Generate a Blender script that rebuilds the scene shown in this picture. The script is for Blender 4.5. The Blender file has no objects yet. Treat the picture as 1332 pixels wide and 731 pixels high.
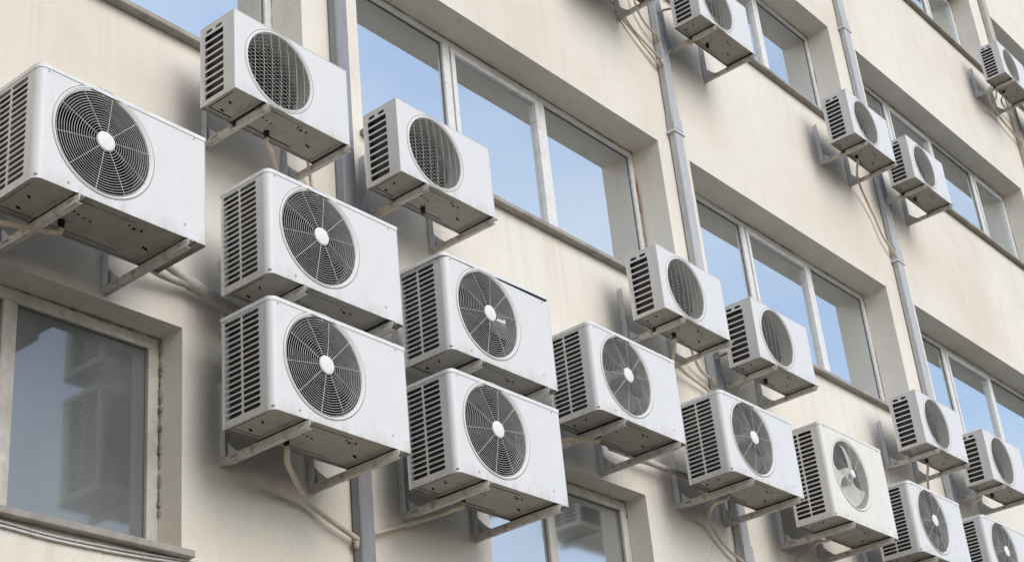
import bpy, bmesh, math, random
from mathutils import Vector, Matrix

random.seed(7)
S = bpy.context.scene
COL = S.collection
PI = math.pi
R = math.radians

# ------------------------------------------------------------------ camera
cam_d = bpy.data.cameras.new('camera')
cam = bpy.data.objects.new('camera', cam_d)
COL.objects.link(cam)
S.camera = cam
right = Vector((0.636528, -0.765801, -0.091549))
down = Vector((0.302914, 0.357395, -0.883466))
fwd = Vector((0.709278, 0.534619, 0.459464))
m = Matrix.Identity(4)
for i in range(3):
    m[i][0], m[i][1], m[i][2] = right[i], -down[i], -fwd[i]
m.translation = Vector((0.0, -4.95, 1.6))
cam.matrix_world = m
cam_d.sensor_fit = 'HORIZONTAL'
cam_d.sensor_width = 36.0
cam_d.lens = 36.0 * 2077.3 / 1332.0
cam_d.clip_start = 0.05
cam_d.clip_end = 2000.0

# ------------------------------------------------------------------ sky, sun, exposure
SUN_EL, SUN_AZ = 33.0, -5.0          # az: degrees from straight in front of the facade towards +x
w = bpy.data.worlds.new('World')
S.world = w
w.use_nodes = True
nt = w.node_tree
bg = nt.nodes['Background']
sky = nt.nodes.new('ShaderNodeTexSky')
sky.sky_type = 'NISHITA'
sky.sun_disc = False
sky.sun_elevation = R(SUN_EL)
sky.sun_rotation = R(180.0 - SUN_AZ)
sky.altitude = 50.0
sky.air_density = 1.0
sky.dust_density = 0.8
sky.ozone_density = 1.0
wtc = nt.nodes.new('ShaderNodeTexCoord')
wmp = nt.nodes.new('ShaderNodeMapping')
wmp.inputs['Scale'].default_value = (1.0, 1.0, 2.2)
nt.links.new(wtc.outputs['Generated'], wmp.inputs[0])
wno = nt.nodes.new('ShaderNodeTexNoise')
wno.inputs['Scale'].default_value = 3.0
wno.inputs['Detail'].default_value = 6.0
wno.inputs['Roughness'].default_value = 0.55
nt.links.new(wmp.outputs[0], wno.inputs['Vector'])
wmr = nt.nodes.new('ShaderNodeMapRange')
wmr.inputs['From Min'].default_value = 0.38
wmr.inputs['From Max'].default_value = 0.68
wmr.inputs['To Min'].default_value = 0.22
wmr.inputs['To Max'].default_value = 0.75
nt.links.new(wno.outputs['Fac'], wmr.inputs['Value'])
wmx = nt.nodes.new('ShaderNodeMix')
wmx.data_type = 'RGBA'
wmx.inputs[7].default_value = (3.9, 4.15, 4.4, 1.0)      # sunlit thin cloud
nt.links.new(wmr.outputs[0], wmx.inputs[0])
nt.links.new(sky.outputs[0], wmx.inputs[6])
nt.links.new(wmx.outputs[2], bg.inputs[0])
bg.inputs[1].default_value = 0.15
sd = bpy.data.lights.new('sun', 'SUN')
sun = bpy.data.objects.new('sun', sd)
COL.objects.link(sun)
sd.energy = 1.15
sd.angle = R(44.0)
sd.color = (1.0,0.96,0.90)
to_sun = Vector((math.sin(R(SUN_AZ)) * math.cos(R(SUN_EL)), -math.cos(R(SUN_AZ)) * math.cos(R(SUN_EL)), math.sin(R(SUN_EL))))
sun.rotation_euler = to_sun.to_track_quat('Z', 'Y').to_euler()
sun.location = (8, -20, 30)
S.view_settings.view_transform = 'Standard'
S.view_settings.look = 'None'
S.view_settings.gamma = 1.0
S.view_settings.exposure = 0.67
S.cycles.max_bounces = 8
S.cycles.use_denoising = True
S.cycles.denoising_input_passes = 'RGB_ALBEDO'
S.cycles.denoising_prefilter = 'ACCURATE'

# ------------------------------------------------------------------ materials
def mat(name):
    mt = bpy.data.materials.new(name)
    mt.use_nodes = True
    n = mt.node_tree
    return mt, n, n.nodes['Principled BSDF']

def node(n, t, **kw):
    x = n.nodes.new(t)
    for k, v in kw.items():
        if k in x.inputs.keys():
            x.inputs[k].default_value = v
        else:
            setattr(x, k, v)
    return x

def coords(n, scale=(1, 1, 1), kind='Object'):
    tc = n.nodes.new('ShaderNodeTexCoord')
    mp = n.nodes.new('ShaderNodeMapping')
    mp.inputs['Scale'].default_value = scale
    n.links.new(tc.outputs[kind], mp.inputs['Vector'])
    return mp.outputs[0]

def noise(n, vec, scale, detail=4.0, rough=0.55):
    x = node(n, 'ShaderNodeTexNoise', Scale=scale, Detail=detail, Roughness=rough)
    n.links.new(vec, x.inputs['Vector'])
    return x.outputs['Fac']

def ramp(n, fac, stops):
    x = n.nodes.new('ShaderNodeValToRGB')
    e = x.color_ramp.elements
    while len(e) < len(stops):
        e.new(0.5)
    for el, (p, c) in zip(e, stops):
        el.position = p
        el.color = (c[0], c[1], c[2], 1) if not isinstance(c, (int, float)) else (c, c, c, 1)
    n.links.new(fac, x.inputs[0])
    return x.outputs[0]

def mix(n, fac, a, b, mode='MIX'):
    x = n.nodes.new('ShaderNodeMix')
    x.data_type = 'RGBA'
    x.blend_type = mode
    for s, v in ((0, fac), (6, a), (7, b)):
        if isinstance(v, (int, float)):
            x.inputs[s].default_value = v
        elif isinstance(v, tuple):
            x.inputs[s].default_value = (*v, 1)
        else:
            n.links.new(v, x.inputs[s])
    return x.outputs[2]

def bump(n, b, height, strength, dist):
    x = node(n, 'ShaderNodeBump', Strength=strength, Distance=dist)
    n.links.new(height, x.inputs['Height'])
    n.links.new(x.outputs[0], b.inputs['Normal'])

def plaster():
    mt, n, b = mat('cream_plaster')
    o = coords(n)
    big = noise(n, o, 0.55, 5, 0.6)
    mid = noise(n, o, 3.2, 6, 0.65)
    fine = noise(n, o, 60, 4, 0.6)
    c = ramp(n, big, [(0.3, (0.70, 0.63, 0.535)), (0.5, (0.775, 0.72, 0.635)), (0.72, (0.81, 0.77, 0.70))])
    c = mix(n, ramp(n, mid, [(0.46, 0.0), (0.85, 0.35)]), c, (0.60, 0.53, 0.43))
    streak = noise(n, coords(n, (11, 11, 0.5)), 1.0, 5, 0.6)
    c = mix(n, ramp(n, streak, [(0.55, 0.0), (0.82, 0.36)]), c, (0.50, 0.45, 0.38))
    # drip marks running down from the sills
    sx = n.nodes.new('ShaderNodeSeparateXYZ'); n.links.new(o, sx.inputs[0])
    drip = None
    for zs in (3.72, 6.32, 9.125, 11.915):
        mr = n.nodes.new('ShaderNodeMapRange')
        mr.inputs['From Min'].default_value = zs - 0.75
        mr.inputs['From Max'].default_value = zs
        n.links.new(sx.outputs['Z'], mr.inputs['Value'])
        lt = n.nodes.new('ShaderNodeMath'); lt.operation = 'LESS_THAN'
        n.links.new(sx.outputs['Z'], lt.inputs[0]); lt.inputs[1].default_value = zs
        mu = n.nodes.new('ShaderNodeMath'); mu.operation = 'MULTIPLY'
        n.links.new(mr.outputs[0], mu.inputs[0]); n.links.new(lt.outputs[0], mu.inputs[1])
        if drip is None:
            drip = mu.outputs[0]
        else:
            ad = n.nodes.new('ShaderNodeMath'); ad.operation = 'ADD'
            n.links.new(drip, ad.inputs[0]); n.links.new(mu.outputs[0], ad.inputs[1])
            drip = ad.outputs[0]
    dn = ramp(n, noise(n, coords(n, (13, 13, 0.25)), 1.0, 4, 0.6), [(0.54, 0.0), (0.76, 0.36)])
    c = mix(n, mix(n, 1.0, dn, drip, 'MULTIPLY'), c, (0.42, 0.37, 0.30))
    spot = noise(n, o, 26, 3, 0.5)
    c = mix(n, ramp(n, spot, [(0.71, 0.0), (0.77, 0.55)]), c, (0.40, 0.32, 0.25))
    vo = node(n, 'ShaderNodeTexVoronoi', Scale=0.9)
    vo.feature = 'DISTANCE_TO_EDGE'
    wob = n.nodes.new('ShaderNodeVectorMath'); wob.operation = 'MULTIPLY_ADD'
    nz = node(n, 'ShaderNodeTexNoise', Scale=2.5, Detail=6.0)
    n.links.new(o, nz.inputs['Vector'])
    n.links.new(nz.outputs['Color'], wob.inputs[0]); wob.inputs[1].default_value = (0.5, 0.5, 0.5)
    n.links.new(o, wob.inputs[2]); n.links.new(wob.outputs[0], vo.inputs['Vector'])
    crk = ramp(n, vo.outputs['Distance'], [(0.0, 1.0), (0.0022, 0.0)])
    gate = ramp(n, noise(n, o, 0.8, 2), [(0.52, 0.0), (0.62, 0.55)])
    cm = mix(n, 1.0, crk, gate, 'MULTIPLY')
    c = mix(n, cm, c, (0.34, 0.29, 0.24))
    c = mix(n, ramp(n, fine, [(0.3, 0.16), (0.6, 0.0)]), c, (0.48, 0.43, 0.37))
    n.links.new(c, b.inputs['Base Color'])
    b.inputs['Roughness'].default_value = 0.92
    hs = n.nodes.new('ShaderNodeMath'); hs.operation = 'MULTIPLY_ADD'
    n.links.new(mid, hs.inputs[0]); hs.inputs[1].default_value = 2.0
    n.links.new(fine, hs.inputs[2])
    bump(n, b, hs.outputs[0], 0.5, 0.004)
    return mt

def enamel(name, base, dirt, amount=0.4, rough=0.42):
    mt, n, b = mat(name)
    o = coords(n)
    st = noise(n, coords(n, (26, 26, 0.7)), 1.0, 5, 0.65)
    c = mix(n, ramp(n, st, [(0.55, 0.0), (0.9, amount)]), base, dirt)
    bl = noise(n, o, 5.5, 6, 0.65)
    c = mix(n, ramp(n, bl, [(0.45, 0.0), (0.85, amount * 0.8)]), c, dirt)
    sp = noise(n, o, 70, 2, 0.5)
    c = mix(n, ramp(n, sp, [(0.72, 0.0), (0.77, 0.5)]), c, (0.30, 0.24, 0.18))
    # grime creeping up from the bottom fold of the sheet metal
    sz = n.nodes.new('ShaderNodeSeparateXYZ'); n.links.new(o, sz.inputs[0])
    lowz = ramp(n, sz.outputs['Z'], [(0.0, 1.0), (0.012, 0.55), (0.07, 0.0)])
    gr = ramp(n, noise(n, coords(n, (14, 14, 3)), 1.0, 5, 0.7), [(0.40, 0.0), (0.68, 0.75)])
    c = mix(n, mix(n, 1.0, lowz, gr, 'MULTIPLY'), c, (0.34, 0.28, 0.21))
    n.links.new(c, b.inputs['Base Color'])
    n.links.new(ramp(n, bl, [(0.3, rough), (0.8, rough + 0.2)]), b.inputs['Roughness'])
    bump(n, b, noise(n, o, 3.0, 3), 0.12, 0.01)
    return mt

def painted(name, base, wear, lo=0.5, hi=0.72, rough=0.6, scale=14, stretch=(1, 1, 1), metal=0.0):
    mt, n, b = mat(name)
    o = coords(n, stretch)
    f = noise(n, o, scale, 6, 0.68)
    c = mix(n, ramp(n, f, [(lo, 0.0), (hi, 1.0)]), base, wear)
    g = noise(n, o, scale * 5, 3)
    c = mix(n, ramp(n, g, [(0.35, 0.25), (0.6, 0.0)]), c, tuple(v * 0.55 for v in base))
    n.links.new(c, b.inputs['Base Color'])
    b.inputs['Roughness'].default_value = rough
    b.inputs['Metallic'].default_value = metal
    bump(n, b, f, 0.35, 0.002)
    return mt

def plain(name, base, rough=0.6, metal=0.0, var=0.25, scale=20, spec=0.4):
    mt, n, b = mat(name)
    b.inputs['Specular IOR Level'].default_value = spec
    f = noise(n, coords(n), scale, 4)
    c = mix(n, ramp(n, f, [(0.35, 0.0), (0.7, 1.0)]), base, tuple(v * (1 - var) for v in base))
    n.links.new(c, b.inputs['Base Color'])
    b.inputs['Roughness'].default_value = rough
    b.inputs['Metallic'].default_value = metal
    return mt

def glass(name, tint, refl, body, dust=0.0, dustcol=(0.40, 0.40, 0.37), rough=0.02):
    mt, n, b = mat(name)
    out = n.nodes['Material Output']
    g = node(n, 'ShaderNodeBsdfGlossy', Roughness=rough)
    g.inputs['Color'].default_value = (*tint, 1)
    d = n.nodes.new('ShaderNodeBsdfDiffuse')
    f = noise(n, coords(n, (1, 1, 1)), 1.6, 4)
    n.links.new(mix(n, f, body, tuple(v * 0.7 for v in body)), d.inputs['Color'])
    ly = node(n, 'ShaderNodeLayerWeight', Blend=0.5)
    mx = n.nodes.new('ShaderNodeMixShader')
    ma = n.nodes.new('ShaderNodeMapRange')
    ma.inputs['To Min'].default_value = refl
    ma.inputs['To Max'].default_value = min(1.0, refl + 0.25)
    n.links.new(ly.outputs['Fresnel'], ma.inputs['Value'])
    n.links.new(ma.outputs[0], mx.inputs[0])
    n.links.new(d.outputs[0], mx.inputs[1])
    n.links.new(g.outputs[0], mx.inputs[2])
    bu = node(n, 'ShaderNodeBump', Strength=0.06, Distance=0.01)
    n.links.new(noise(n, coords(n), 1.3, 1), bu.inputs['Height'])
    n.links.new(bu.outputs[0], g.inputs['Normal'])
    if dust:
        dd = n.nodes.new('ShaderNodeBsdfDiffuse')
        dd.inputs['Color'].default_value = (*dustcol, 1)
        m2 = n.nodes.new('ShaderNodeMixShader')
        n.links.new(ramp(n, noise(n, coords(n, (3, 3, 1)), 1.5, 5), [(0.3, dust * 0.6), (0.7, dust)]), m2.inputs[0])
        n.links.new(mx.outputs[0], m2.inputs[1])
        n.links.new(dd.outputs[0], m2.inputs[2])
        n.links.new(m2.outputs[0], out.inputs[0])
    else:
        n.links.new(mx.outputs[0], out.inputs[0])
    return mt

def fins():
    mt, n, b = mat('condenser_fins')
    x = node(n, 'ShaderNodeTexWave', Scale=60.0, Distortion=0.5)
    n.links.new(coords(n), x.inputs['Vector'])
    c = mix(n, x.outputs['Fac'], (0.02, 0.017, 0.016), (0.05, 0.041, 0.038))
    n.links.new(c, b.inputs['Base Color'])
    b.inputs['Roughness'].default_value = 0.5
    b.inputs['Metallic'].default_value = 0.3
    return mt

M = dict(
    wall=plaster(),
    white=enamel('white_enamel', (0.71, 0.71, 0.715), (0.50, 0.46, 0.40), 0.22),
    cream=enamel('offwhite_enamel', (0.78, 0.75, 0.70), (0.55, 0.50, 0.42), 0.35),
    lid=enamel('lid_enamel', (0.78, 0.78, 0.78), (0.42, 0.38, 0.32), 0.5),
    side=enamel('shaded_side_enamel', (0.63, 0.62, 0.605), (0.46, 0.42, 0.37), 0.55),  # darker copy of the white enamel: side shade put into colour, more dirt
    base=painted('galvanised_base', (0.40, 0.38, 0.325), (0.30, 0.27, 0.215), 0.45, 0.8, 0.65, 6),
    steel=painted('rusty_painted_steel', (0.66, 0.63, 0.58), (0.40, 0.26, 0.16), 0.50, 0.66, 0.7, 16),
    plate=painted('painted_steel_plate', (0.74, 0.74, 0.74), (0.40, 0.33, 0.27), 0.56, 0.8, 0.6, 14),
    rubber=plain('black_rubber', (0.025, 0.024, 0.023), 0.8),
    dark=plain('dark_slot', (0.012, 0.011, 0.010), 0.95, spec=0.03),
    guard=plain('white_wire', (0.72, 0.70, 0.66), 0.5),
    mesh=plain('grey_wire', (0.52, 0.51, 0.48), 0.6),
    hub=enamel('white_hub', (0.78, 0.77, 0.75), (0.6, 0.56, 0.5), 0.3),
    shroud=plain('grey_shroud', (0.16, 0.15, 0.135), 0.6, 0.0, 0.3, 8, 0.15),
    paleshroud=plain('pale_shroud', (0.42, 0.40, 0.37), 0.6, 0.0, 0.2, 8),
    blackfan=plain('black_fan', (0.008, 0.0075, 0.007), 0.7, spec=0.06),
    greyfan=plain('grey_fan', (0.12, 0.115, 0.105), 0.5, 0.0, 0.3, 6, 0.2),
    palefan=plain('pale_fan', (0.76, 0.74, 0.70), 0.5, 0.0, 0.25, 7),
    coil=fins(),
    frame=painted('white_aluminium', (0.76, 0.75, 0.73), (0.55, 0.50, 0.44), 0.55, 0.85, 0.5, 6),
    oldframe=painted('grimy_frame', (0.58, 0.55, 0.50), (0.36, 0.32, 0.27), 0.45, 0.75, 0.75, 9, (1, 1, 0.5)),
    gasket=plain('grey_gasket', (0.16, 0.16, 0.165), 0.6),
    glass=glass('mirror_glass', (0.93, 0.97, 0.985), 0.78, (0.03, 0.034, 0.032), 0.06, (0.55, 0.60, 0.63)),
    lowglass=glass('grey_glass', (0.86, 0.90, 0.93), 0.66, (0.06, 0.06, 0.055), 0.20, (0.5, 0.51, 0.50), 0.10),
    oldglass=glass('dusty_glass', (0.66, 0.70, 0.70), 0.26, (0.06, 0.06, 0.055), 0.40, (0.34, 0.365, 0.375), 0.07),
    sill=painted('stone_sill', (0.37, 0.345, 0.305), (0.23, 0.205, 0.17), 0.45, 0.72, 0.85, 8),
    pipe=painted('shaded_grey_pipe_paint', (0.27, 0.275, 0.295), (0.20, 0.195, 0.19), 0.5, 0.8, 0.5, 7, (1, 1, 0.4)),  # darker copy of the pipe grey, shade below the stack put into colour
    palepipe=painted('pale_grey_pipe_paint', (0.49, 0.49, 0.505), (0.38, 0.375, 0.37), 0.5, 0.85, 0.5, 7, (1, 1, 0.4)),
    tanpipe=painted('tan_pipe_paint', (0.52, 0.47, 0.40), (0.36, 0.31, 0.25), 0.5, 0.8, 0.6, 7, (1, 1, 0.4)),
    hose=painted('cream_hose', (0.62, 0.54, 0.43), (0.45, 0.37, 0.28), 0.5, 0.8, 0.55, 12),
    wrap=painted('pipe_wrap', (0.58, 0.55, 0.50), (0.36, 0.30, 0.25), 0.48, 0.72, 0.8, 10),
    tie=plain('white_tie', (0.75, 0.73, 0.69), 0.5),
    putty=painted('beige_putty', (0.58, 0.50, 0.41), (0.42, 0.35, 0.28), 0.45, 0.75, 0.9, 25),
    rust=painted('rusty_wire', (0.34, 0.22, 0.15), (0.48, 0.38, 0.29), 0.5, 0.8, 0.9, 20),
    grime=painted('crumbled_render', (0.40, 0.36, 0.31), (0.14, 0.115, 0.09), 0.42, 0.62, 0.95, 30),
    bead=plain('stained_bead', (0.38, 0.34, 0.28), 0.7),
    asphalt=painted('asphalt', (0.05, 0.05, 0.05), (0.035, 0.035, 0.035), 0.4, 0.7, 0.9, 6),
    paving=painted('pavement_paving', (0.11, 0.105, 0.10), (0.08, 0.075, 0.07), 0.4, 0.7, 0.9, 4),
)

# ------------------------------------------------------------------ object helpers
def obj(name, bm, material, parent=None, smooth=False):
    bmesh.ops.recalc_face_normals(bm, faces=bm.faces)
    me = bpy.data.meshes.new(name)
    bm.to_mesh(me)
    bm.free()
    me.materials.append(material)
    if smooth:
        for f in me.polygons:
            f.use_smooth = True
    o = bpy.data.objects.new(name, me)
    COL.objects.link(o)
    if parent:
        o.parent = parent
    return o

def empty(name, loc=(0, 0, 0)):
    o = bpy.data.objects.new(name, None)
    o.empty_display_size = 0.1
    COL.objects.link(o)
    o.location = loc
    return o

def tag(o, label=None, cat=None, group=None, kind=None):
    if label: o['label'] = label
    if cat: o['category'] = cat
    if group: o['group'] = group
    if kind: o['kind'] = kind
    return o

def box(bm, x0, x1, y0, y1, z0, z1, bev=0.0):
    vs = [bm.verts.new((x, y, z)) for x in (x0, x1) for y in (y0, y1) for z in (z0, z1)]
    fs = [bm.faces.new([vs[i] for i in q]) for q in ((0, 1, 3, 2), (4, 6, 7, 5), (0, 4, 5, 1), (2, 3, 7, 6), (0, 2, 6, 4), (1, 5, 7, 3))]
    if bev:
        es = {e for f in fs for e in f.edges}
        bmesh.ops.bevel(bm, geom=list(es), offset=bev, segments=1, affect='EDGES', profile=0.5)

def plate_hole(bm, to3, rect, hole, depth=None, inset=None):
    """rectangle with a star-shaped hole; optional hole wall going inwards by depth"""
    x0, x1, z0, z1 = rect
    cx = sum(p[0] for p in hole) / len(hole); cz = sum(p[1] for p in hole) / len(hole)
    hv = [bm.verts.new(to3(p[0], p[1], 0)) for p in hole]
    def hit(p):
        dx, dz = p[0] - cx, p[1] - cz
        t = 1e9
        if dx > 1e-9: t = min(t, (x1 - cx) / dx)
        if dx < -1e-9: t = min(t, (x0 - cx) / dx)
        if dz > 1e-9: t = min(t, (z1 - cz) / dz)
        if dz < -1e-9: t = min(t, (z0 - cz) / dz)
        return (cx + dx * t, cz + dz * t)
    bp = [hit(p) for p in hole]
    bv = [bm.verts.new(to3(p[0], p[1], 0)) for p in bp]
    cs = [(math.atan2(z - cz, x - cx) % (2 * PI), (x, z)) for x in (x0, x1) for z in (z0, z1)]
    n = len(hole)
    for i in range(n):
        j = (i + 1) % n
        a0 = math.atan2(hole[i][1] - cz, hole[i][0] - cx) % (2 * PI)
        a1 = math.atan2(hole[j][1] - cz, hole[j][0] - cx) % (2 * PI)
        if a1 <= a0: a1 += 2 * PI
        f = [hv[i], hv[j], bv[j]]
        for a, c in sorted(cs, reverse=True):
            for aa in (a, a + 2 * PI):
                if a0 + 1e-6 < aa < a1 - 1e-6:
                    f.append(bm.verts.new(to3(c[0], c[1], 0)))
        f.append(bv[i])
        bm.faces.new(f)
    if depth:
        iv = [bm.verts.new(to3(p[0], p[1], depth)) for p in hole]
        for i in range(n):
            j = (i + 1) % n
            bm.faces.new((hv[i], iv[i], iv[j], hv[j]))

def stadium(cx, cz, w, h, k=4):
    r = h / 2
    pts = []
    for s, a0 in ((1, -PI / 2), (-1, PI / 2)):
        for i in range(k + 1):
            a = a0 + PI * i / k
            pts.append((cx + s * (w / 2 - r) + r * math.cos(a), cz + r * math.sin(a)))
    return pts

def rrect(cx, cz, w, h, r=0.003):
    pts = []
    for sx, sz, a0 in ((1, -1, -PI / 2), (1, 1, 0), (-1, 1, PI / 2), (-1, -1, PI)):
        for i in range(3):
            a = a0 + PI / 2 * i / 2
            pts.append((cx + sx * (w / 2 - r) + r * math.cos(a), cz + sz * (h / 2 - r) + r * math.sin(a)))
    return pts

def lathe(bm, prof, cx, cz, n=56):
    """rings round the y axis; prof = [(r, y)]"""
    rows = []
    for r, y in prof:
        rows.append([bm.verts.new((cx + r * math.cos(2 * PI * i / n), y, cz + r * math.sin(2 * PI * i / n))) for i in range(n)])
    for a, b in zip(rows, rows[1:]):
        for i in range(n):
            j = (i + 1) % n
            bm.faces.new((a[i], a[j], b[j], b[i]))
    return rows

def tube(bm, pts, rad, sides=8, caps=True):
    pts = [Vector(p) for p in pts]
    rows = []
    ref = None
    for i, p in enumerate(pts):
        t = (pts[min(i + 1, len(pts) - 1)] - pts[max(i - 1, 0)]).normalized()
        if ref is None:
            ref = t.orthogonal().normalized()
        ref = (ref - t * ref.dot(t)).normalized()
        b = t.cross(ref)
        r = rad(i / (len(pts) - 1)) if callable(rad) else rad
        rows.append([bm.verts.new(p + (ref * math.cos(2 * PI * k / sides) + b * math.sin(2 * PI * k / sides)) * r) for k in range(sides)])
    for a, b in zip(rows, rows[1:]):
        for k in range(sides):
            l = (k + 1) % sides
            bm.faces.new((a[k], a[l], b[l], b[k]))
    if caps:
        bm.faces.new(rows[0][::-1]); bm.faces.new(rows[-1])

def spline(pts, n=8):
    P = [Vector(p) for p in pts]
    P = [P[0] * 2 - P[1]] + P + [P[-1] * 2 - P[-2]]
    out = []
    for i in range(1, len(P) - 2):
        p0, p1, p2, p3 = P[i - 1:i + 3]
        for k in range(n):
            t = k / n
            out.append(0.5 * ((2 * p1) + (p2 - p0) * t + (2 * p0 - 5 * p1 + 4 * p2 - p3) * t * t + (3 * p1 - p0 - 3 * p2 + p3) * t ** 3))
    out.append(P[-2])
    return out

# ------------------------------------------------------------------ setting: ground, street, building
def plane(name, x0, x1, y0, y1, z, material):
    bm = bmesh.new()
    bm.faces.new([bm.verts.new(v) for v in ((x0, y0, z), (x1, y0, z), (x1, y1, z), (x0, y1, z))])
    return tag(obj(name, bm, material), kind='structure')

plane('ground', -400, 400, -400, 400, 0.0, M['asphalt'])
bm = bmesh.new(); box(bm, -20, 40, -1.6, -0.004, 0.004, 0.13, 0.01)
tag(obj('pavement', bm, M['paving']), kind='structure')

bld = tag(empty('office_building', (0, 0, 0)), 'cream plastered office building with rows of recessed windows and grey downpipes', 'building')
REC = 0.23
# openings: x0, x1, z0, z1, recess, mullion xs (centre), old style
WIN = []
def bay(x0, x1, z0, z1, mulls, rec=REC, old=False):
    WIN.append(dict(x0=x0, x1=x1, z0=z0, z1=z1, m=mulls, rec=rec, old=old))
Z1, Z2, Z3, Z4 = (3.735, 4.785), (6.335, 7.64), (9.14, 10.42), (11.93, 13.22)
for x0, x1, mm in ((-1.7, 1.42, (-0.62, 0.4)), (1.82, 4.94, (2.88, 3.91)), (5.375, 8.46, (6.43, 7.395)), (8.865, 11.93, (9.935, 10.96)), (12.465, 16.40, (13.48, 14.505, 15.53)), (17.02, 20.6, (18.1, 19.2))):
    for z in (Z2, Z3, Z4):
        bay(x0, x1, z[0], z[1], mm)
for x0, x1, mx in ((-0.9, 0.6, -0.15), (2.62, 4.13, 3.36), (6.16, 7.665, 6.9), (9.69, 11.2, 10.45), (13.25, 14.75, 14.0), (16.8, 18.3, 17.55)):
    bay(x0, x1, Z1[0], Z1[1], (mx,), 0.15, True)

XA, XB, ZA, ZB = -8.0, 30.0, 0.0, 15.2
bm = bmesh.new()
xs = sorted({XA, XB} | {v for o in WIN for v in (o['x0'], o['x1'])})
zs = sorted({ZA, ZB} | {v for o in WIN for v in (o['z0'], o['z1'])})
for i in range(len(xs) - 1):
    for j in range(len(zs) - 1):
        cx, cz = (xs[i] + xs[i + 1]) / 2, (zs[j] + zs[j + 1]) / 2
        if any(o['x0'] < cx < o['x1'] and o['z0'] < cz < o['z1'] for o in WIN):
            continue
        bm.faces.new([bm.verts.new(v) for v in ((xs[i], 0, zs[j]), (xs[i + 1], 0, zs[j]), (xs[i + 1], 0, zs[j + 1]), (xs[i], 0, zs[j + 1]))])
for o in WIN:
    x0, x1, z0, z1, d = o['x0'], o['x1'], o['z0'], o['z1'], o['rec'] + 0.09
    for q in (((x0, 0, z0), (x0, d, z0), (x0, d, z1), (x0, 0, z1)), ((x1, 0, z0), (x1, 0, z1), (x1, d, z1), (x1, d, z0)),
              ((x0, 0, z1), (x0, d, z1), (x1, d, z1), (x1, 0, z1)), ((x0, 0, z0), (x1, 0, z0), (x1, d, z0), (x0, d, z0)),
              ((x0, d, z0), (x1, d, z0), (x1, d, z1), (x0, d, z1))):
        bm.faces.new([bm.verts.new(v) for v in q])
for q in (((XA, 0, ZA), (XA, 9, ZA), (XA, 9, ZB), (XA, 0, ZB)), ((XB, 0, ZA), (XB, 0, ZB), (XB, 9, ZB), (XB, 9, ZA)), ((XA, 9, ZA), (XB, 9, ZA), (XB, 9, ZB), (XA, 9, ZB)), ((XA, 0, ZB), (XB, 0, ZB), (XB, 9, ZB), (XA, 9, ZB))):
    bm.faces.new([bm.verts.new(v) for v in q])
bmesh.ops.remove_doubles(bm, verts=bm.verts, dist=1e-4)
obj('wall', bm, M['wall'], bld)
bm = bmesh.new(); box(bm, XA - 0.15, XB + 0.15, -0.15, 9.15, ZB + 0.003, ZB + 0.3, 0.01)
obj('parapet', bm, M['wall'], bld)
# added unseen wing on the left, blocks sky light from left-facing sides
bm = bmesh.new(); box(bm, -14.0, XA - .003, -16.0, -.003, 0.001, ZB, 0.0)
box(bm, -14.15, XA + .147, -16.15, -.16, ZB + .003, ZB + 0.3, 0.01)
obj('added_shade_wing', bm, M['wall'], bld)

def frame_rect(bm, x0, x1, y0, y1, z0, z1, t, bev=0.003):
    box(bm, x0, x1, y0, y1, z1 - t, z1, bev)
    box(bm, x0, x1, y0, y1, z0, z0 + t, bev)
    box(bm, x0, x0 + t, y0 + .0005, y1 - .0005, z0 + t, z1 - t)
    box(bm, x1 - t, x1, y0 + .0005, y1 - .0005, z0 + t, z1 - t)

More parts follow.
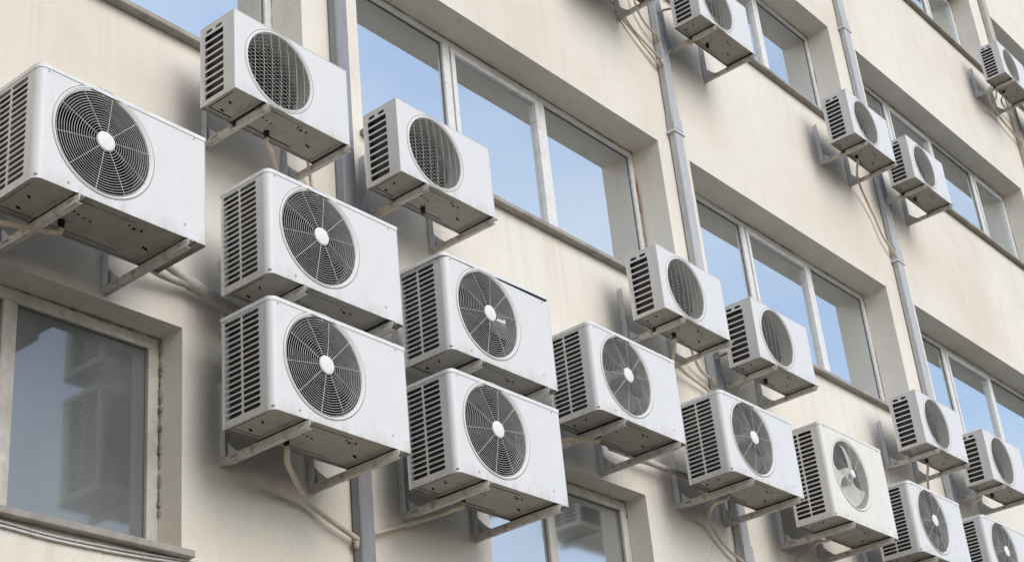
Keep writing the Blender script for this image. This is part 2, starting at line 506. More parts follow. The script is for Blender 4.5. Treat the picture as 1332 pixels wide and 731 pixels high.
for o in WIN:
    old = o['old']
    rec = o['rec']
    x0, x1, z0, z1 = o['x0'] + .002, o['x1'] - .002, o['z0'] + .002, o['z1'] - .002
    fm = M['oldframe'] if old else M['frame']
    t = 0.06 if old else 0.045
    bm = bmesh.new()
    frame_rect(bm, x0, x1, rec, rec + 0.07, z0, z1, t)
    for mx in o['m']:
        hw = 0.034 if old else 0.032
        box(bm, mx - hw, mx + hw, rec - .002, rec + 0.068, z0 + t, z1 - t, 0.003)
    win = obj('window', bm, fm, bld)
    edges = [x0 + t] + [v for mx in o['m'] for v in (mx - 0.033, mx + 0.033)] + [x1 - t]
    for k in range(len(edges) // 2):
        a, b = edges[2 * k], edges[2 * k + 1]
        if (not old) and k % 2 == 1:
            # opening sash with its own frame, a dark joint round it
            bm = bmesh.new(); frame_rect(bm, a + .006, b - .006, rec - .008, rec + 0.05, z0 + t + .006, z1 - t - .006, 0.038)
            obj('sash_frame', bm, fm, win)
            bm = bmesh.new(); box(bm, a - .004, b + .004, rec + .062, rec + .066, z0 + t - .004, z1 - t + .004)
            obj('gasket', bm, M['gasket'], win)
            ga, gb, gz0, gz1 = a + .04, b - .04, z0 + t + .04, z1 - t - .04
        else:
            bm = bmesh.new()
            frame_rect(bm, a, b, rec + .016, rec + 0.05, z0 + t, z1 - t, 0.004, 0.0)
            obj('gasket', bm, M['gasket'], win)
            ga, gb, gz0, gz1 = a + .002, b - .002, z0 + t + .002, z1 - t - .002
        bm = bmesh.new(); box(bm, ga, gb, rec + 0.022, rec + 0.028, gz0, gz1)
        g = obj('pane', bm, (M['oldglass'] if o['x0'] < 4 else M['lowglass']) if old else M['glass'], win)
    # rusty joint between frame and reveal; peeling render on the old windows
    bm = bmesh.new()
    rn = random.Random(int(x0 * 100) + int(z0 * 10))
    n_ = int((x1 - x0) / .022)
    on = 0.5
    for q in range(n_):
        on = min(1, max(0, on + rn.uniform(-.35, .35)))
        if on > .45:
            xa = x0 + (x1 - x0) * q / n_
            k_ = rn.uniform(.002, .007) * (on + .2)
            box(bm, xa, xa + (x1 - x0) / n_ * .98, rec - k_, rec - .0005, z1 - k_, z1 - .0005)
    n_ = int((z1 - z0) / .022)
    on = 0.5
    for q in range(n_):
        on = min(1, max(0, on + rn.uniform(-.35, .35) + (.04 if old else 0)))
        if on > .4:
            za = z0 + .02 + (z1 - z0 - .03) * q / n_
            wd = (rn.uniform(.002, .006) if not old else rn.uniform(.005, .020)) * (on + .2)
            box(bm, x1 - wd * .4, x1 - .0005, rec - wd, rec - .0005, za, za + (z1 - z0) / n_ * .98)
    tag(obj('stained_joint', bm, M['rust'] if not old else M['grime'], win), kind='stuff')
    bm = bmesh.new()
    box(bm, o['x0'] - 0.03, o['x1'] + 0.03, -0.055, -0.002, z0 - .012, z0 + .020, 0.004)
    box(bm, o['x0'] + 0.001, o['x1'] - .001, -0.004, rec + .02, z0 + .001, z0 + .018)
    obj('window_sill', bm, M['sill'], win)

# ------------------------------------------------------------------ downpipes
def downpipe(x, w, d, label, mt, collars, z1=15.2, z0=0.14):
    r = tag(empty('downpipe', (x + w / 2, -d, z0)), label, 'downpipe', 'square downpipes on the facade')
    ox, oy, oz = x + w / 2, -d, z0
    bm = bmesh.new()
    box(bm, -w / 2, w / 2, 0.0, d - .004, 0, z1 - z0, 0.008)
    obj('pipe_body', bm, mt, r)
    for cz in collars:
        bm = bmesh.new()
        box(bm, -w / 2 - .006, w / 2 + .006, -.006, d - .003, cz - oz - .02, cz - oz + .10, 0.005)
        obj('joint_collar', bm, mt, r)
        bm = bmesh.new()
        box(bm, -w / 2 - .02, w / 2 + .02, -.010, d - .002, cz - oz - .045, cz - oz - .028, 0.002)
        obj('pipe_clip', bm, M['plate'], r)
    return r
downpipe(5.137, 0.092, 0.068, 'grey square downpipe at the left, behind the stacked units', M['pipe'], (7.55, 5.2, 2.7))
downpipe(8.618, 0.10, 0.065, 'grey square downpipe in the middle, between the two large windows', M['palepipe'], (7.80, 4.55, 10.6))
downpipe(12.178, 0.115, 0.060, 'grey square downpipe at the right, with two clipped joints', M['palepipe'], (10.55, 8.0, 5.1))
downpipe(16.73, 0.13, 0.065, 'tan square downpipe in the top right corner', M['tanpipe'], (12.2, 8.0))

# ------------------------------------------------------------------ outdoor units
def build_unit(kind):
    """returns the root of one outdoor unit; local origin at the front left bottom corner, y into the wall"""
    if kind == 'small':
        W, H, D, fx, fz, fr, rc = 0.740, 0.444, 0.239, 0.279, 0.220, 0.200, 0.006
    elif kind == 'tall':
        W, H, D, fx, fz, fr, rc = 0.851, 0.657, 0.300, 0.326, 0.350, 0.236, 0.030
    else:
        W, H, D, fx, fz, fr, rc = 0.831, 0.526, 0.308, 0.311, 0.279, 0.229, 0.032
    body = M['cream'] if kind == 'tall' else M['white']
    root = empty('outdoor_unit')
    lid_h = 0.022
    Hc = H - lid_h if kind != 'small' else H - .006
    # --- casing: front plate with the fan opening, rounded corners, right side, back, floor
    bm = bmesh.new()
    N = 56
    ro = fr + 0.009
    hole = [(fx + ro * math.cos(2 * PI * i / N), fz + ro * math.sin(2 * PI * i / N)) for i in range(N)]
    rr = 0.010
    plate_hole(bm, lambda u, v, d: (u, d, v), (rc, W - rr, 0.0, Hc), hole)
    def arc(cx, cy, r, a0, a1, k):
        return [(cx + r * math.cos(a0 + (a1 - a0) * i / k), cy + r * math.sin(a0 + (a1 - a0) * i / k)) for i in range(k + 1)]
    loop_l = arc(rc, rc, rc, PI, 1.5 * PI, 6)
    loop_r = arc(W - rr, rr, rr, -PI / 2, 0, 4) + [(W, D), (0, D), (0, D - .012)]
    for lp in (loop_l, loop_r):
        for (xa, ya), (xb, yb) in zip(lp, lp[1:]):
            f = bm.faces.new([bm.verts.new(v) for v in ((xa, ya, 0), (xb, yb, 0), (xb, yb, Hc), (xa, ya, Hc))])
    bmesh.ops.remove_doubles(bm, verts=bm.verts, dist=1e-5)
    for f in bm.faces:
        n_ = f.normal
        if abs(n_.x) > 0.02 and abs(n_.y) > 0.02: f.smooth = True
    casing = obj('casing', bm, body, root)
    # pressed lines on the right-hand service panel
    if kind != 'small':
        bm = bmesh.new()
        xs0 = W * 0.70 if kind == 'large' else W * .80
        box(bm, xs0, xs0 + .0016, -.0006, .001, 0.05, Hc * 0.95)
        obj('panel_joint', bm, body, casing)
        bm = bmesh.new()
        for sx in (W * .05, W * .36, W * .92):
            for r_, y_ in ((.005, 0),):
                rows = lathe(bm, [(.005, 0.0), (.005, -.002), (.001, -.003)], sx, Hc - .012, 8)
        lathe(bm, [(.006, 0.0), (.006, -.002), (.001, -.003)], W * .86, .06, 8)
        lathe(bm, [(.006, 0.0), (.006, -.002), (.001, -.003)], W * .18, .03, 8)
        tag(obj('panel_screws', bm, M['mesh'], casing), kind='stuff')
    # --- left grille panel
    bm = bmesh.new()
    to3 = lambda u, v, d: (d, u, v)           # u = y, v = z, depth goes to +x
    y_lo, y_hi = rc, D - .012
    def strip(ya, yb, za, zb):
        if yb - ya > 1e-6 and zb - za > 1e-6:
            bm.faces.new([bm.verts.new(v) for v in ((0, ya, za), (0, yb, za), (0, yb, zb), (0, ya, zb))])
    if kind == 'small':
        ya, yb = 0.31 * D, 0.89 * D
        zb0, zb1 = 0.05 * H, 0.875 * H
        strip(y_lo, ya, 0, Hc); strip(yb, y_hi, 0, Hc); strip(ya, yb, 0, zb0)
        ym = (ya + yb) / 2
        zt = 0.955 * H
        plate_hole(bm, to3, (ya, ym, zb1, zt), stadium(ya + .036, (zb1 + zt) / 2, .048, .018), .006)
        plate_hole(bm, to3, (ym, yb, zb1, zt), stadium(yb - .036, (zb1 + zt) / 2, .048, .018), .006)
        strip(ya, yb, zt, Hc)
        n = 9
        hh = (zb1 - zb0) / n
        for i in range(n):
            z = zb0 + hh * i
            plate_hole(bm, to3, (ya, yb, z, z + hh), rrect((ya + yb) / 2, z + hh / 2, yb - ya - .008, hh * 0.76), .004)
    else:
        n = 17 if kind == 'large' else 19
        y1, y2, y3, y4 = 0.235 * D, 0.585 * D, 0.605 * D, 0.955 * D
        zb0, zb1 = 0.060 * H, 0.935 * H
        ymid = (y2 + y3) / 2
        strip(y_lo, y1, 0, Hc); strip(y4, y_hi, 0, Hc); strip(y1, y4, 0, zb0); strip(y1, y4, zb1, Hc)
        hh = (zb1 - zb0) / n
        for i in range(n):
            z = zb0 + hh * i
            for (a, b, c, d_) in ((y1, ymid, y1 + .002, y2), (ymid, y4, y3, y4 - .002)):
                plate_hole(bm, to3, (a, b, z, z + hh), stadium((c + d_) / 2, z + hh / 2, d_ - c, hh * 0.74), .004)
    bmesh.ops.remove_doubles(bm, verts=bm.verts, dist=1e-5)
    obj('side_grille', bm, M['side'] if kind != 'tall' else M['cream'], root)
    # --- lid
    bm = bmesh.new()
    if kind == 'small':
        box(bm, -.001, W + .001, -.001, D, Hc, H, .002)
    else:
        o_ = .003
        pts = arc(rc, rc, rc + o_, PI, 1.5 * PI, 6) + arc(W - rr, rr, rr + o_, -PI / 2, 0, 3) + [(W + o_, D + o_), (-o_, D + o_)]
        lo = [bm.verts.new((a, b, Hc - .002)) for a, b in pts]
        hi = [bm.verts.new((a, b, H - .006)) for a, b in pts]
        cxm, cym = W / 2, D / 2
        tp = [bm.verts.new((cxm + (a - cxm) * (1 - .012 / W * 2), cym + (b - cym) * (1 - .012 / D * 2), H)) for a, b in pts]
        k = len(pts)
        for i in range(k):
            j = (i + 1) % k
            bm.faces.new((lo[i], lo[j], hi[j], hi[i])); bm.faces.new((hi[i], hi[j], tp[j], tp[i]))
        bm.faces.new(tp); bm.faces.new(lo[::-1])
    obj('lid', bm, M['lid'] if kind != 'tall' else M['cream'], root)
    # --- base tray under the unit
    bm = bmesh.new()
    box(bm, .004, W - .004, .004, D - .002, .012, .020, .0012)
    box(bm, W * .30, W * .62, D * .18, D * .80, .0085, .0118, .001)
    tray = obj('base_tray', bm, M['base'], root)
    fo = (0.185, 0.710) if kind == 'small' else (0.200, 0.735)
    ends = []
    for a in fo:
        bm = bmesh.new()
        box(bm, a - .022, a + .030, .012, D - .010, .0020, .0118, .001)
        obj('base_rail', bm, M['base'], root)
    for a in fo:
        bm = bmesh.new()
        box(bm, a - .012, a + .032, .006, D - .006, -.0046, .0019, .0012)
        box(bm, a - .016, a + .036, -.004, .046, -.0048, .0008, .002)
        obj('rubber_pad', bm, M['rubber'], root)
    bm = bmesh.new()
    rnd = random.Random(3)
    for (u, v, l, ang) in ((.30, .55, .022, .4), (.33, .42, .010, 0), (.36, .45, .012, .2), (.40, .48, .010, 0), (.44, .5, .012, .1), (.60, .25, .012, 1.2), (.64, .3, .012, 0), (.68, .28, .010, .3), (.80, .62, .03, .3), (.10, .5, .018, .5), (.12, .8, .02, .2)):
        x, y = u * W, v * D
        c, s = math.cos(ang) * l / 2, math.sin(ang) * l / 2
        tube(bm, [(x - c, y - s, .0088), (x + c, y + s, .0088)], .0036, 5)
    tag(obj('drain_slots', bm, M['dark'], tray), kind='stuff')
    # --- fan opening: rolled lip and shroud
    bm = bmesh.new()
    if kind == 'small':
        lathe(bm, [(ro + .003, .001), (ro, -.004), (ro - .006, -.004), (fr - .001, .008)], fx, fz)
    else:
        lathe(bm, [(ro + .006, .001), (ro + .004, -.004), (ro - .002, -.0035), (ro - .006, .004), (fr + .002, .002), (fr - .002, .012)], fx, fz)
    obj('fan_ring', bm, body, casing, True)
    bm = bmesh.new()
    lathe(bm, [(ro + .0065, .0005), (ro + .0075, -.0016), (ro + .0095, -.0016), (ro + .0105, .0005)], fx, fz)
    obj('ring_bead', bm, M['bead'], casing, True)
    bm = bmesh.new()
    dp = 0.085 if kind == 'small' else 0.060
    lathe(bm, [(fr - .002, .011), (fr - .006, .03), (fr * .93, dp)], fx, fz)
    obj('fan_shroud', bm, M['shroud' if kind == 'large' else 'paleshroud'], root, True)
    # --- fan
    fanm = {'small': 'blackfan', 'large': 'blackfan', 'tall': 'palefan'}[kind]
    bm = bmesh.new()
    hr = 0.055
    yc = dp * 0.9 if kind != 'tall' else dp * .5
    lathe(bm, [(hr, yc + .05), (hr, yc - .005), (hr * .8, yc - .014), (.002, yc - .016)], fx, fz, 24)
    fan = obj('fan', bm, M[fanm], root, True)
    for b in range(3):
        bm = bmesh.new()
        a0 = 2 * PI * b / 3 + 0.7
        NA, NR = 6, 5
        grid = []
        for i in range(NA + 1):
            row = []
            for j in range(NR + 1):
                q = j / NR
                r = hr * .9 + (fr * .90 - hr * .9) * q
                span = 1.15 + .25 * q
                a = a0 + (i / NA - .5) * span + q * .35
                y = yc + .020 + (i / NA - .5) * -.055
                row.append(bm.verts.new((fx + r * math.cos(a), y, fz + r * math.sin(a))))
            grid.append(row)
        for i in range(NA):
            for j in range(NR):
                bm.faces.new((grid[i][j], grid[i + 1][j], grid[i + 1][j + 1], grid[i][j + 1]))
        obj('blade', bm, M[fanm], fan, True)
    # --- guard
    bm = bmesh.new()
    dome = lambda r: .004 - .010 * max(0.0, 1 - (r / fr) ** 2)
    if kind == 'small':
        sp = .0195
        k = int(fr * 2 / sp)
        for fam in (0.42, -0.42):
            ca, sa = math.cos(fam), math.sin(fam)
            for i in range(-k // 2 - 1, k // 2 + 2):
                d_ = i * sp
                if abs(d_) >= fr: continue
                L = math.sqrt(fr * fr - d_ * d_)
                p = [(fx + t * L * ca - d_ * sa, dome(math.hypot(t * L, d_)) + (.001 if fam > 0 else -.001), fz + t * L * sa + d_ * ca) for t in (-1, -.5, 0, .5, 1)]
                tube(bm, p, .0016, 3, False)
        for i in range(-3, 4):
            d_ = i * fr * 0.26
            L = math.sqrt(fr * fr - d_ * d_)
            tube(bm, [(fx + d_, dome(math.hypot(t * L, d_)) - .003, fz + t * L) for t in (-1, -.5, 0, .5, 1)], .0014, 5, False)
    else:
        nr = 17 if kind == 'large' else 15
        for i in range(nr):
            r = .045 + (fr - .004 - .045) * i / (nr - 1)
            n = 48
            rows = []
            for a in range(n):
                th = 2 * PI * a / n
                rows.append([bm.verts.new((fx + (r + .0010 * math.cos(t)) * math.cos(th), dome(r) + .0010 * math.sin(t), fz + (r + .0010 * math.cos(t)) * math.sin(th))) for t in (PI / 4, 3 * PI / 4, 5 * PI / 4, 7 * PI / 4)])
            for a in range(n):
                b = (a + 1) % n
                for t in range(4):
                    u = (t + 1) % 4
                    bm.faces.new((rows[a][t], rows[b][t], rows[b][u], rows[a][u]))
        for i in range(10):
            th = 2 * PI * i / 10 + .16
            tube(bm, [(fx + r * math.cos(th), dome(r) - .002, fz + r * math.sin(th)) for r in (.04, fr * .4, fr * .7, fr)], .0013, 5, False)
    guard = tag(obj('fan_guard', bm, M['mesh'] if kind == 'small' else M['guard'], root), kind='stuff')
    if kind != 'small':
        bm = bmesh.new()
        hb = .043 if kind == 'large' else .030
        lathe(bm, [(hb, -.006), (hb, -.011), (hb * .85, -.013), (.001, -.0135)], fx, fz, 28)
        obj('hub_cap', bm, M['hub'], guard, True)
    # --- condenser coil seen through the slots, black backing as painted interior shade
    bm = bmesh.new()
    box(bm, .028, .034, D * .22, D - .02, .012, Hc - .01)
    box(bm, .036, W * .72, D - .030, D - .022, .012, Hc - .01)
    obj('condenser_coil', bm, M['coil'], root)
    bm = bmesh.new()
    lathe(bm, [(fr * .96, dp + .001), (min(fr * 1.15, fx - .04, fz - .022), dp + .002)], fx, fz, 40)
    lathe(bm, [(min(fr * 1.1, fz - .022), D * .62), (.001, D * .62 + .001)], fx, fz, 40)
    obj('fan_shade_backing', bm, M['dark'], root)
    for sx, sy in (((.28, .22),) if kind != 'small' else ((.19, .215), (.36, .185))):
        bm = bmesh.new()
        tube(bm, [(sx, sy, .011), (sx, sy, -.026)], lambda t: .015 - .003 * t, 10)
        obj('drain_spout', bm, M['rubber'], root)
    # finned coil across the open back
    bm = bmesh.new()
    box(bm, .02, W * .82, D + .0006, D + .006, .03, Hc - .02)
    obj('rear_coil', bm, M['coil'], root)
    return root, (W, H, D), fo

def copy_tree(o, parent=None):
    c = o.copy()
    COL.objects.link(c)
    if parent:
        c.parent = parent
        c.matrix_parent_inverse = o.matrix_parent_inverse.copy()
    for ch in list(o.children):
        copy_tree(ch, c)
    return c

# name: kind, x, z of the front left bottom corner, label, short phrase for the brackets, fan material
UNITS = [
 ('U1', 'large', 2.968, 4.842, 'largest looking white outdoor unit, far left, above the grimy lower left window', 'the far left unit', 'blackfan'),
 ('U2', 'large', 4.145, 4.848, 'upper white unit of the left stacked pair, with black fan and concentric wire guard', 'the upper unit of the left stack', 'blackfan'),
 ('U3', 'large', 4.145, 4.218, 'lower white unit of the left stacked pair, cream hose hanging towards the left downpipe', 'the lower unit of the left stack', 'blackfan'),
 ('U4', 'large', 5.308, 4.841, 'upper white unit of the second stacked pair, its lid lifting at the right', 'the upper unit of the second stack', 'blackfan'),
 ('U5', 'large', 5.284, 4.211, 'lower white unit of the second stacked pair, partly over a blue lower window', 'the lower unit of the second stack', 'blackfan'),
 ('U6', 'large', 6.489, 4.843, 'single white unit right of the stacks, above the corner of the lower middle window', 'the single unit over the lower middle window', 'greyfan'),
 ('U7', 'large', 7.784, 4.798, 'white unit with a looping cream hose, left of the tall off-white unit', 'the unit left of the tall off-white unit', 'greyfan'),
 ('U8', 'tall', 9.019, 4.782, 'tall off-white unit with pale fan blades in a smaller round opening', 'the tall off-white unit', 'palefan'),
 ('U9', 'large', 10.217, 4.774, 'white unit with grey fan blades just right of the tall off-white unit', 'the unit right of the tall off-white unit', 'greyfan'),
 ('U10', 'large', 11.455, 4.780, 'white unit of the lowest row, cut off by the photo corner', 'the unit in the lower right corner', 'greyfan'),
 ('S1', 'small', 4.055, 5.801, 'small white unit with mesh grille under the top left window, above the left stack', 'the small unit above the left stack', 'blackfan'),
 ('S2', 'small', 5.149, 5.810, 'small white unit with mesh grille before the first pane of the large left window', 'the small unit before the large left window', 'blackfan'),
 ('S3', 'small', 7.474, 5.803, 'small mesh grille unit just left of the middle downpipe, second row', 'the small unit left of the middle downpipe', 'blackfan'),
 ('S4', 'small', 8.566, 5.799, 'small white mesh grille unit right of the middle downpipe, before a large window', 'the small unit right of the middle downpipe', 'blackfan'),
 ('S5', 'small', 10.962, 5.796, 'small white unit at the lower right corner of the middle large window', 'the small unit left of the right downpipe', 'blackfan'),
 ('S6', 'small', 12.156, 5.775, 'small white unit at the right edge, before the right window of the second row', 'the small unit at the right edge', 'blackfan'),
 ('S0', 'small', 7.440, 8.578, 'small unit cut by the top edge, only its underside showing', 'the unit cut by the top edge', 'blackfan'),
 ('S7', 'small', 8.595, 8.578, 'small white unit hanging from the top edge right of the middle downpipe', 'the small unit at the top edge', 'blackfan'),
 ('S8', 'small', 10.926, 8.572, 'small white unit left of the right downpipe, upper of the third row pair', 'the left unit of the upper right pair', 'blackfan'),
 ('S9', 'small', 12.039, 8.593, 'small white unit right of the right downpipe, before the upper right window', 'the right unit of the upper right pair', 'blackfan'),
 ('S10', 'small', 15.519, 11.391, 'small white unit in the top right corner, left of the tan downpipe', 'the small unit in the top right corner', 'blackfan'),
 ('S11', 'small', 16.66, 11.391, 'white unit right of the tan downpipe, only its dark slatted side showing', 'the unit cut by the upper right edge', 'blackfan'),
]
YF = {'large': -0.55, 'tall': -0.55, 'small': -0.45}
PROTO, INFO = {}, {}
for k in ('large', 'tall', 'small'):
    PROTO[k], dims, fo = build_unit(k)
    INFO[k] = (dims, fo)

# bracket: wall plate, arm, gusset.  local origin on the wall under the arm, y negative towards the street
def build_bracket(length, plate_h, ah):
    root = empty('wall_bracket')
    bm = bmesh.new()
    # arm: upright flange of the angle iron, with two slots, and its flat flange on top
    x_ = -.004
    def cell(ya, yb, slot):
        if slot:
            c = (ya + yb) / 2
            plate_hole(bm, lambda u, v, d: (x_ + d, u, v), (ya, yb, 0, ah), stadium(c, ah * .66, .045, .009), .003)
            plate_hole(bm, lambda u, v, d: (x_ + .004 - d, u, v), (ya, yb, 0, ah), stadium(c, ah * .66, .045, .009))
        else:
            box(bm, x_, x_ + .004, ya, yb, 0, ah)
    cell(-length + .012, -length + .022, False)
    cell(-length + .022, -length + .092, True)
    cell(-length + .092, -.125, False)
    cell(-.125, -.055, True)
    cell(-.055, -.004, False)
    # rounded nose
    vs0 = [(-length + .012, 0), (-length + .012, ah), (-length + .003, ah - .004), (-length, ah - .014), (-length + .003, .008)]
    a = [bm.verts.new((x_, y, z)) for y, z in vs0]; b = [bm.verts.new((x_ + .004, y, z)) for y, z in vs0]
    bm.faces.new(a); bm.faces.new(b[::-1])
    for i in range(5):
        j = (i + 1) % 5
        bm.faces.new((a[i], b[i], b[j], a[j]))
    box(bm, 0.0003, 0.034, -length + .006, -.004, ah - .004, ah - .0002, .0015)
    box(bm, 0.0003, 0.022, -length + .016, -.004, .0002, .004, .001)
    obj('arm', bm, M['steel'], root)
    bm = bmesh.new()
    box(bm, -.006, .028, -.0045, -.0005, -.004, plate_h, .0015)
    box(bm, -.0060, -.0022, -.040, -.0048, ah + .001, plate_h - .004, .001)
    for z in (plate_h * .55, plate_h * .9):
        lathe(bm, [(.011, -.0045), (.011, -.010), (.001, -.012)], .016, z, 6)
    obj('wall_plate', bm, M['plate'], root)
    bm = bmesh.new()
    pts = [(-.0052, ah + .001), (-.12, ah + .001)]
    for i in range(1, 8):
        t = i / 8 * PI / 2
        pts.append((-.12 + .105 * t / (PI / 2), ah + .003 + .10 * (t / (PI / 2)) ** 1.4))
    pts.append((-.0052, ah + .106))
    a = [bm.verts.new((.012, y, z)) for y, z in pts]; b = [bm.verts.new((.015, y, z)) for y, z in pts]
    bm.faces.new(a); bm.faces.new(b[::-1])
    for i in range(len(pts)):
        j = (i + 1) % len(pts)
        bm.faces.new((a[i], b[i], b[j], a[j]))
    obj('gusset', bm, M['plate'], root)
    return root
BR = {'large': build_bracket(0.566, 0.40, 0.036), 'small': build_bracket(0.468, 0.40, 0.030)}
BR['tall'] = BR['large']

used, used_b = set(), set()
ROOTS = {}
for key, kind, x, z, label, short, fanm in UNITS:
    (W, H, D), fo = INFO[kind]
    if kind in used:
        o = copy_tree(PROTO[kind])
    else:
        o = PROTO[kind]
        used.add(kind)
    o.location = (x, YF[kind], z)
    o.rotation_euler = (random.uniform(-.006, .006), random.uniform(-.003, .003), random.uniform(-.004, .004))
    tag(o, label, 'air conditioner', 'outdoor air conditioning units on the facade')
    ROOTS[key] = o
    for side, a in zip(('left', 'right'), fo):
        bk = 'large' if kind == 'tall' else kind
        if bk in used_b:
            b = copy_tree(BR[bk])
        else:
            b = BR[bk]
            used_b.add(bk)
        b.location = (x + a + random.uniform(-.006, .006), -0.0006, z - .0050 - (.036 if bk == 'large' else .030))
        b.rotation_euler = (0, random.uniform(-.01, .01), random.uniform(-.012, .012))
        tag(b, '%s rust flecked bracket under %s' % (side, short), 'bracket', 'steel wall brackets under the units')
# grey-bladed fans: the same meshes with a material of their own
GREY = {}
for key, kind, x, z, label, short, fanm in UNITS:
    if fanm != 'greyfan':
        continue
    for ch in ROOTS[key].children:
        if ch.name.split('.')[0] == 'fan':
            for p_ in [ch] + list(ch.children):
                if p_.data.name not in GREY:
                    g = p_.data.copy()
                    g.materials.clear()
                    g.materials.append(M['greyfan'])
                    GREY[p_.data.name] = g
                p_.data = GREY[p_.data.name]
# the lid of the upper unit of the second stack lifts at its right end
for ch in ROOTS['U4'].children:
    if ch.name.split('.')[0] == 'lid':
        ch.rotation_euler = (0, R(-1.2), 0)
        ch.location = (0, 0, .002)

# ------------------------------------------------------------------ hoses, cables, pipes
def hose(name, pts, rad, mt, label, cat, group=None, ties=(), sides=8):
    r = empty(name, pts[0])
    o = Vector(pts[0])
    P = spline([Vector(p) - o for p in pts], 8)
    bm = bmesh.new()
    tube(bm, P, rad, sides)
    obj('tubing', bm, mt, r, True)
    for t in ties:
        i = int(t * (len(P) - 1))
        i = max(1, min(len(P) - 2, i))
        d = (P[i + 1] - P[i - 1]).normalized() * .007
        bm = bmesh.new()
        tube(bm, [P[i] - d, P[i] + d], rad * 1.25, 8)
        obj('clip', bm, M['tie'], r)
    return tag(r, label, cat, group)
G1 = 'cream drain hoses'
HR = .0105
hose('drain_hose', [(4.425,-.33,4.192),(4.432,-.325,4.165),(4.452,-0.300,4.146),(4.553,-0.220,4.139),(4.804,-0.060,4.104),(4.967,-0.050,4.046),(5.150,-0.040,3.995)], .0125, M['hose'], 'cream drain hose curving from the left stack down to the left downpipe', 'hose', G1, (.62,))
hose('drain_hose', [(5.564,-.33,4.185),(5.562,-.322,4.163),(5.553,-0.280,4.163),(5.570,-0.180,4.170),(5.478,-0.050,4.139),(5.225,-0.030,4.040)], .0105, M['hose'], 'cream drain hose running from the second stack left to the left downpipe', 'hose', G1, (.78,))
hose('drain_hose', [(4.415,-.265,5.775),(4.42,-.262,5.745),(4.46,-0.25,5.715),(4.579,-0.150,5.700),(4.640,-0.05,5.60),(4.66,-.04,5.2)], HR, M['hose'], 'cream drain hose hanging behind the left stack from the small unit above', 'hose', G1)
hose('drain_hose', [(4.80,-0.15,5.95),(4.889,-0.060,5.90),(4.937,-0.030,5.80),(4.95,-.03,5.4)], .009, M['hose'], 'cream cable dropping to the left stack beside the left downpipe', 'hose', G1)
hose('drain_hose', [(5.339,-.235,5.785),(5.332,-.235,5.757),(5.31,-0.21,5.750),(5.341,-0.120,5.766),(5.401,-0.045,5.755),(5.41,-.035,5.5)], HR, M['hose'], 'short cream drain hose bending under the small unit before the large left window', 'hose', G1)
hose('drain_hose', [(7.834,-.265,5.777),(7.835,-.260,5.735),(7.86,-0.230,5.702),(8.0,-.13,5.722),(8.141,-0.080,5.735),(8.308,-0.050,5.728),(8.517,-0.040,5.702),(8.63,-.035,5.66)], HR, M['hose'], 'cream drain hose sweeping down right to the middle downpipe, with a clip', 'hose', G1, (.62,))
hose('drain_hose', [(8.20,-.2,5.97),(8.300,-0.10,5.925),(8.400,-0.060,5.86),(8.500,-0.040,5.815),(8.60,-0.050,5.789)], .010, M['hose'], 'short cream hose puttied into the middle downpipe under the small unit', 'hose', G1)
hose('drain_hose', [(8.83,-.12,6.05),(8.778,-0.100,6.022),(8.699,-0.095,5.981),(8.640,-0.068,5.948)], .010, M['hose'], 'cream hose stub entering the middle downpipe beside a small unit', 'hose', G1)
hose('drain_hose', [(8.756,-.235,5.775),(8.760,-.230,5.745),(8.78,-0.160,5.752),(8.863,-0.060,5.745),(8.850,-0.040,5.62),(8.85,-.035,5.3)], HR, M['hose'], 'cream drain hose dropping behind the unit with the looping hose', 'hose', G1)
hose('drain_hose', [(8.064,-.33,4.772),(8.052,-.325,4.742),(8.030,-.28,4.733),(8.064,-0.220,4.738),(8.191,-0.100,4.730),(8.266,-0.060,4.717),(8.365,-0.040,4.649),(8.478,-0.040,4.584),(8.63,-0.050,4.522)], HR, M['hose'], 'cream drain hose looping down to the foot of the middle downpipe', 'hose', G1, (.58, .82))
hose('drain_hose', [(9.299,-.33,4.756),(9.300,-.32,4.735),(9.324,-0.250,4.745),(9.413,-0.170,4.775),(9.440,-0.070,4.740),(9.249,-0.040,4.604),(9.0,-.04,4.42)], HR, M['hose'], 'cream drain hose running down left from the tall off-white unit', 'hose', G1)
hose('drain_hose', [(8.785,-.235,8.552),(8.780,-.23,8.525),(8.750,-0.200,8.528),(8.760,-0.130,8.540),(8.785,-0.070,8.545),(8.705,-0.045,8.508)], HR, M['hose'], 'cream drain hose curling under the small unit at the top edge into the downpipe', 'hose', G1)
hose('drain_hose', [(11.286,-.265,8.545),(11.29,-.262,8.510),(11.33,-0.230,8.495),(11.606,-0.100,8.550),(11.786,-0.050,8.475),(11.932,-0.040,8.311),(12.023,-0.040,8.149),(12.19,-0.050,8.01)], HR, M['hose'], 'long cream drain hose hanging down to a joint of the right downpipe', 'hose', G1)
hose('drain_hose', [(12.229,-.235,8.567),(12.225,-.230,8.540),(12.220,-0.190,8.556),(12.250,-0.130,8.592),(12.331,-0.060,8.602),(12.351,-0.035,8.53),(12.30,-.04,8.45)], HR, M['hose'], 'short cream drain hose curving back to the right downpipe under the upper right pair', 'hose', G1)
hose('drain_hose', [(11.322,-.265,5.770),(11.33,-.26,5.735),(11.45,-0.190,5.715),(11.633,-0.100,5.690),(11.707,-0.050,5.60),(11.71,-.04,5.25)], HR, M['hose'], 'cream drain hose dropping behind the unit right of the tall off-white unit', 'hose', G1)
hose('drain_hose', [(12.346,-.235,5.750),(12.350,-.23,5.720),(12.36,-0.180,5.705),(12.42,-0.120,5.700),(12.540,-0.060,5.660),(12.561,-0.040,5.55),(12.56,-.04,5.3)], HR, M['hose'], 'cream drain hose dropping behind the unit in the lower right corner', 'hose', G1)
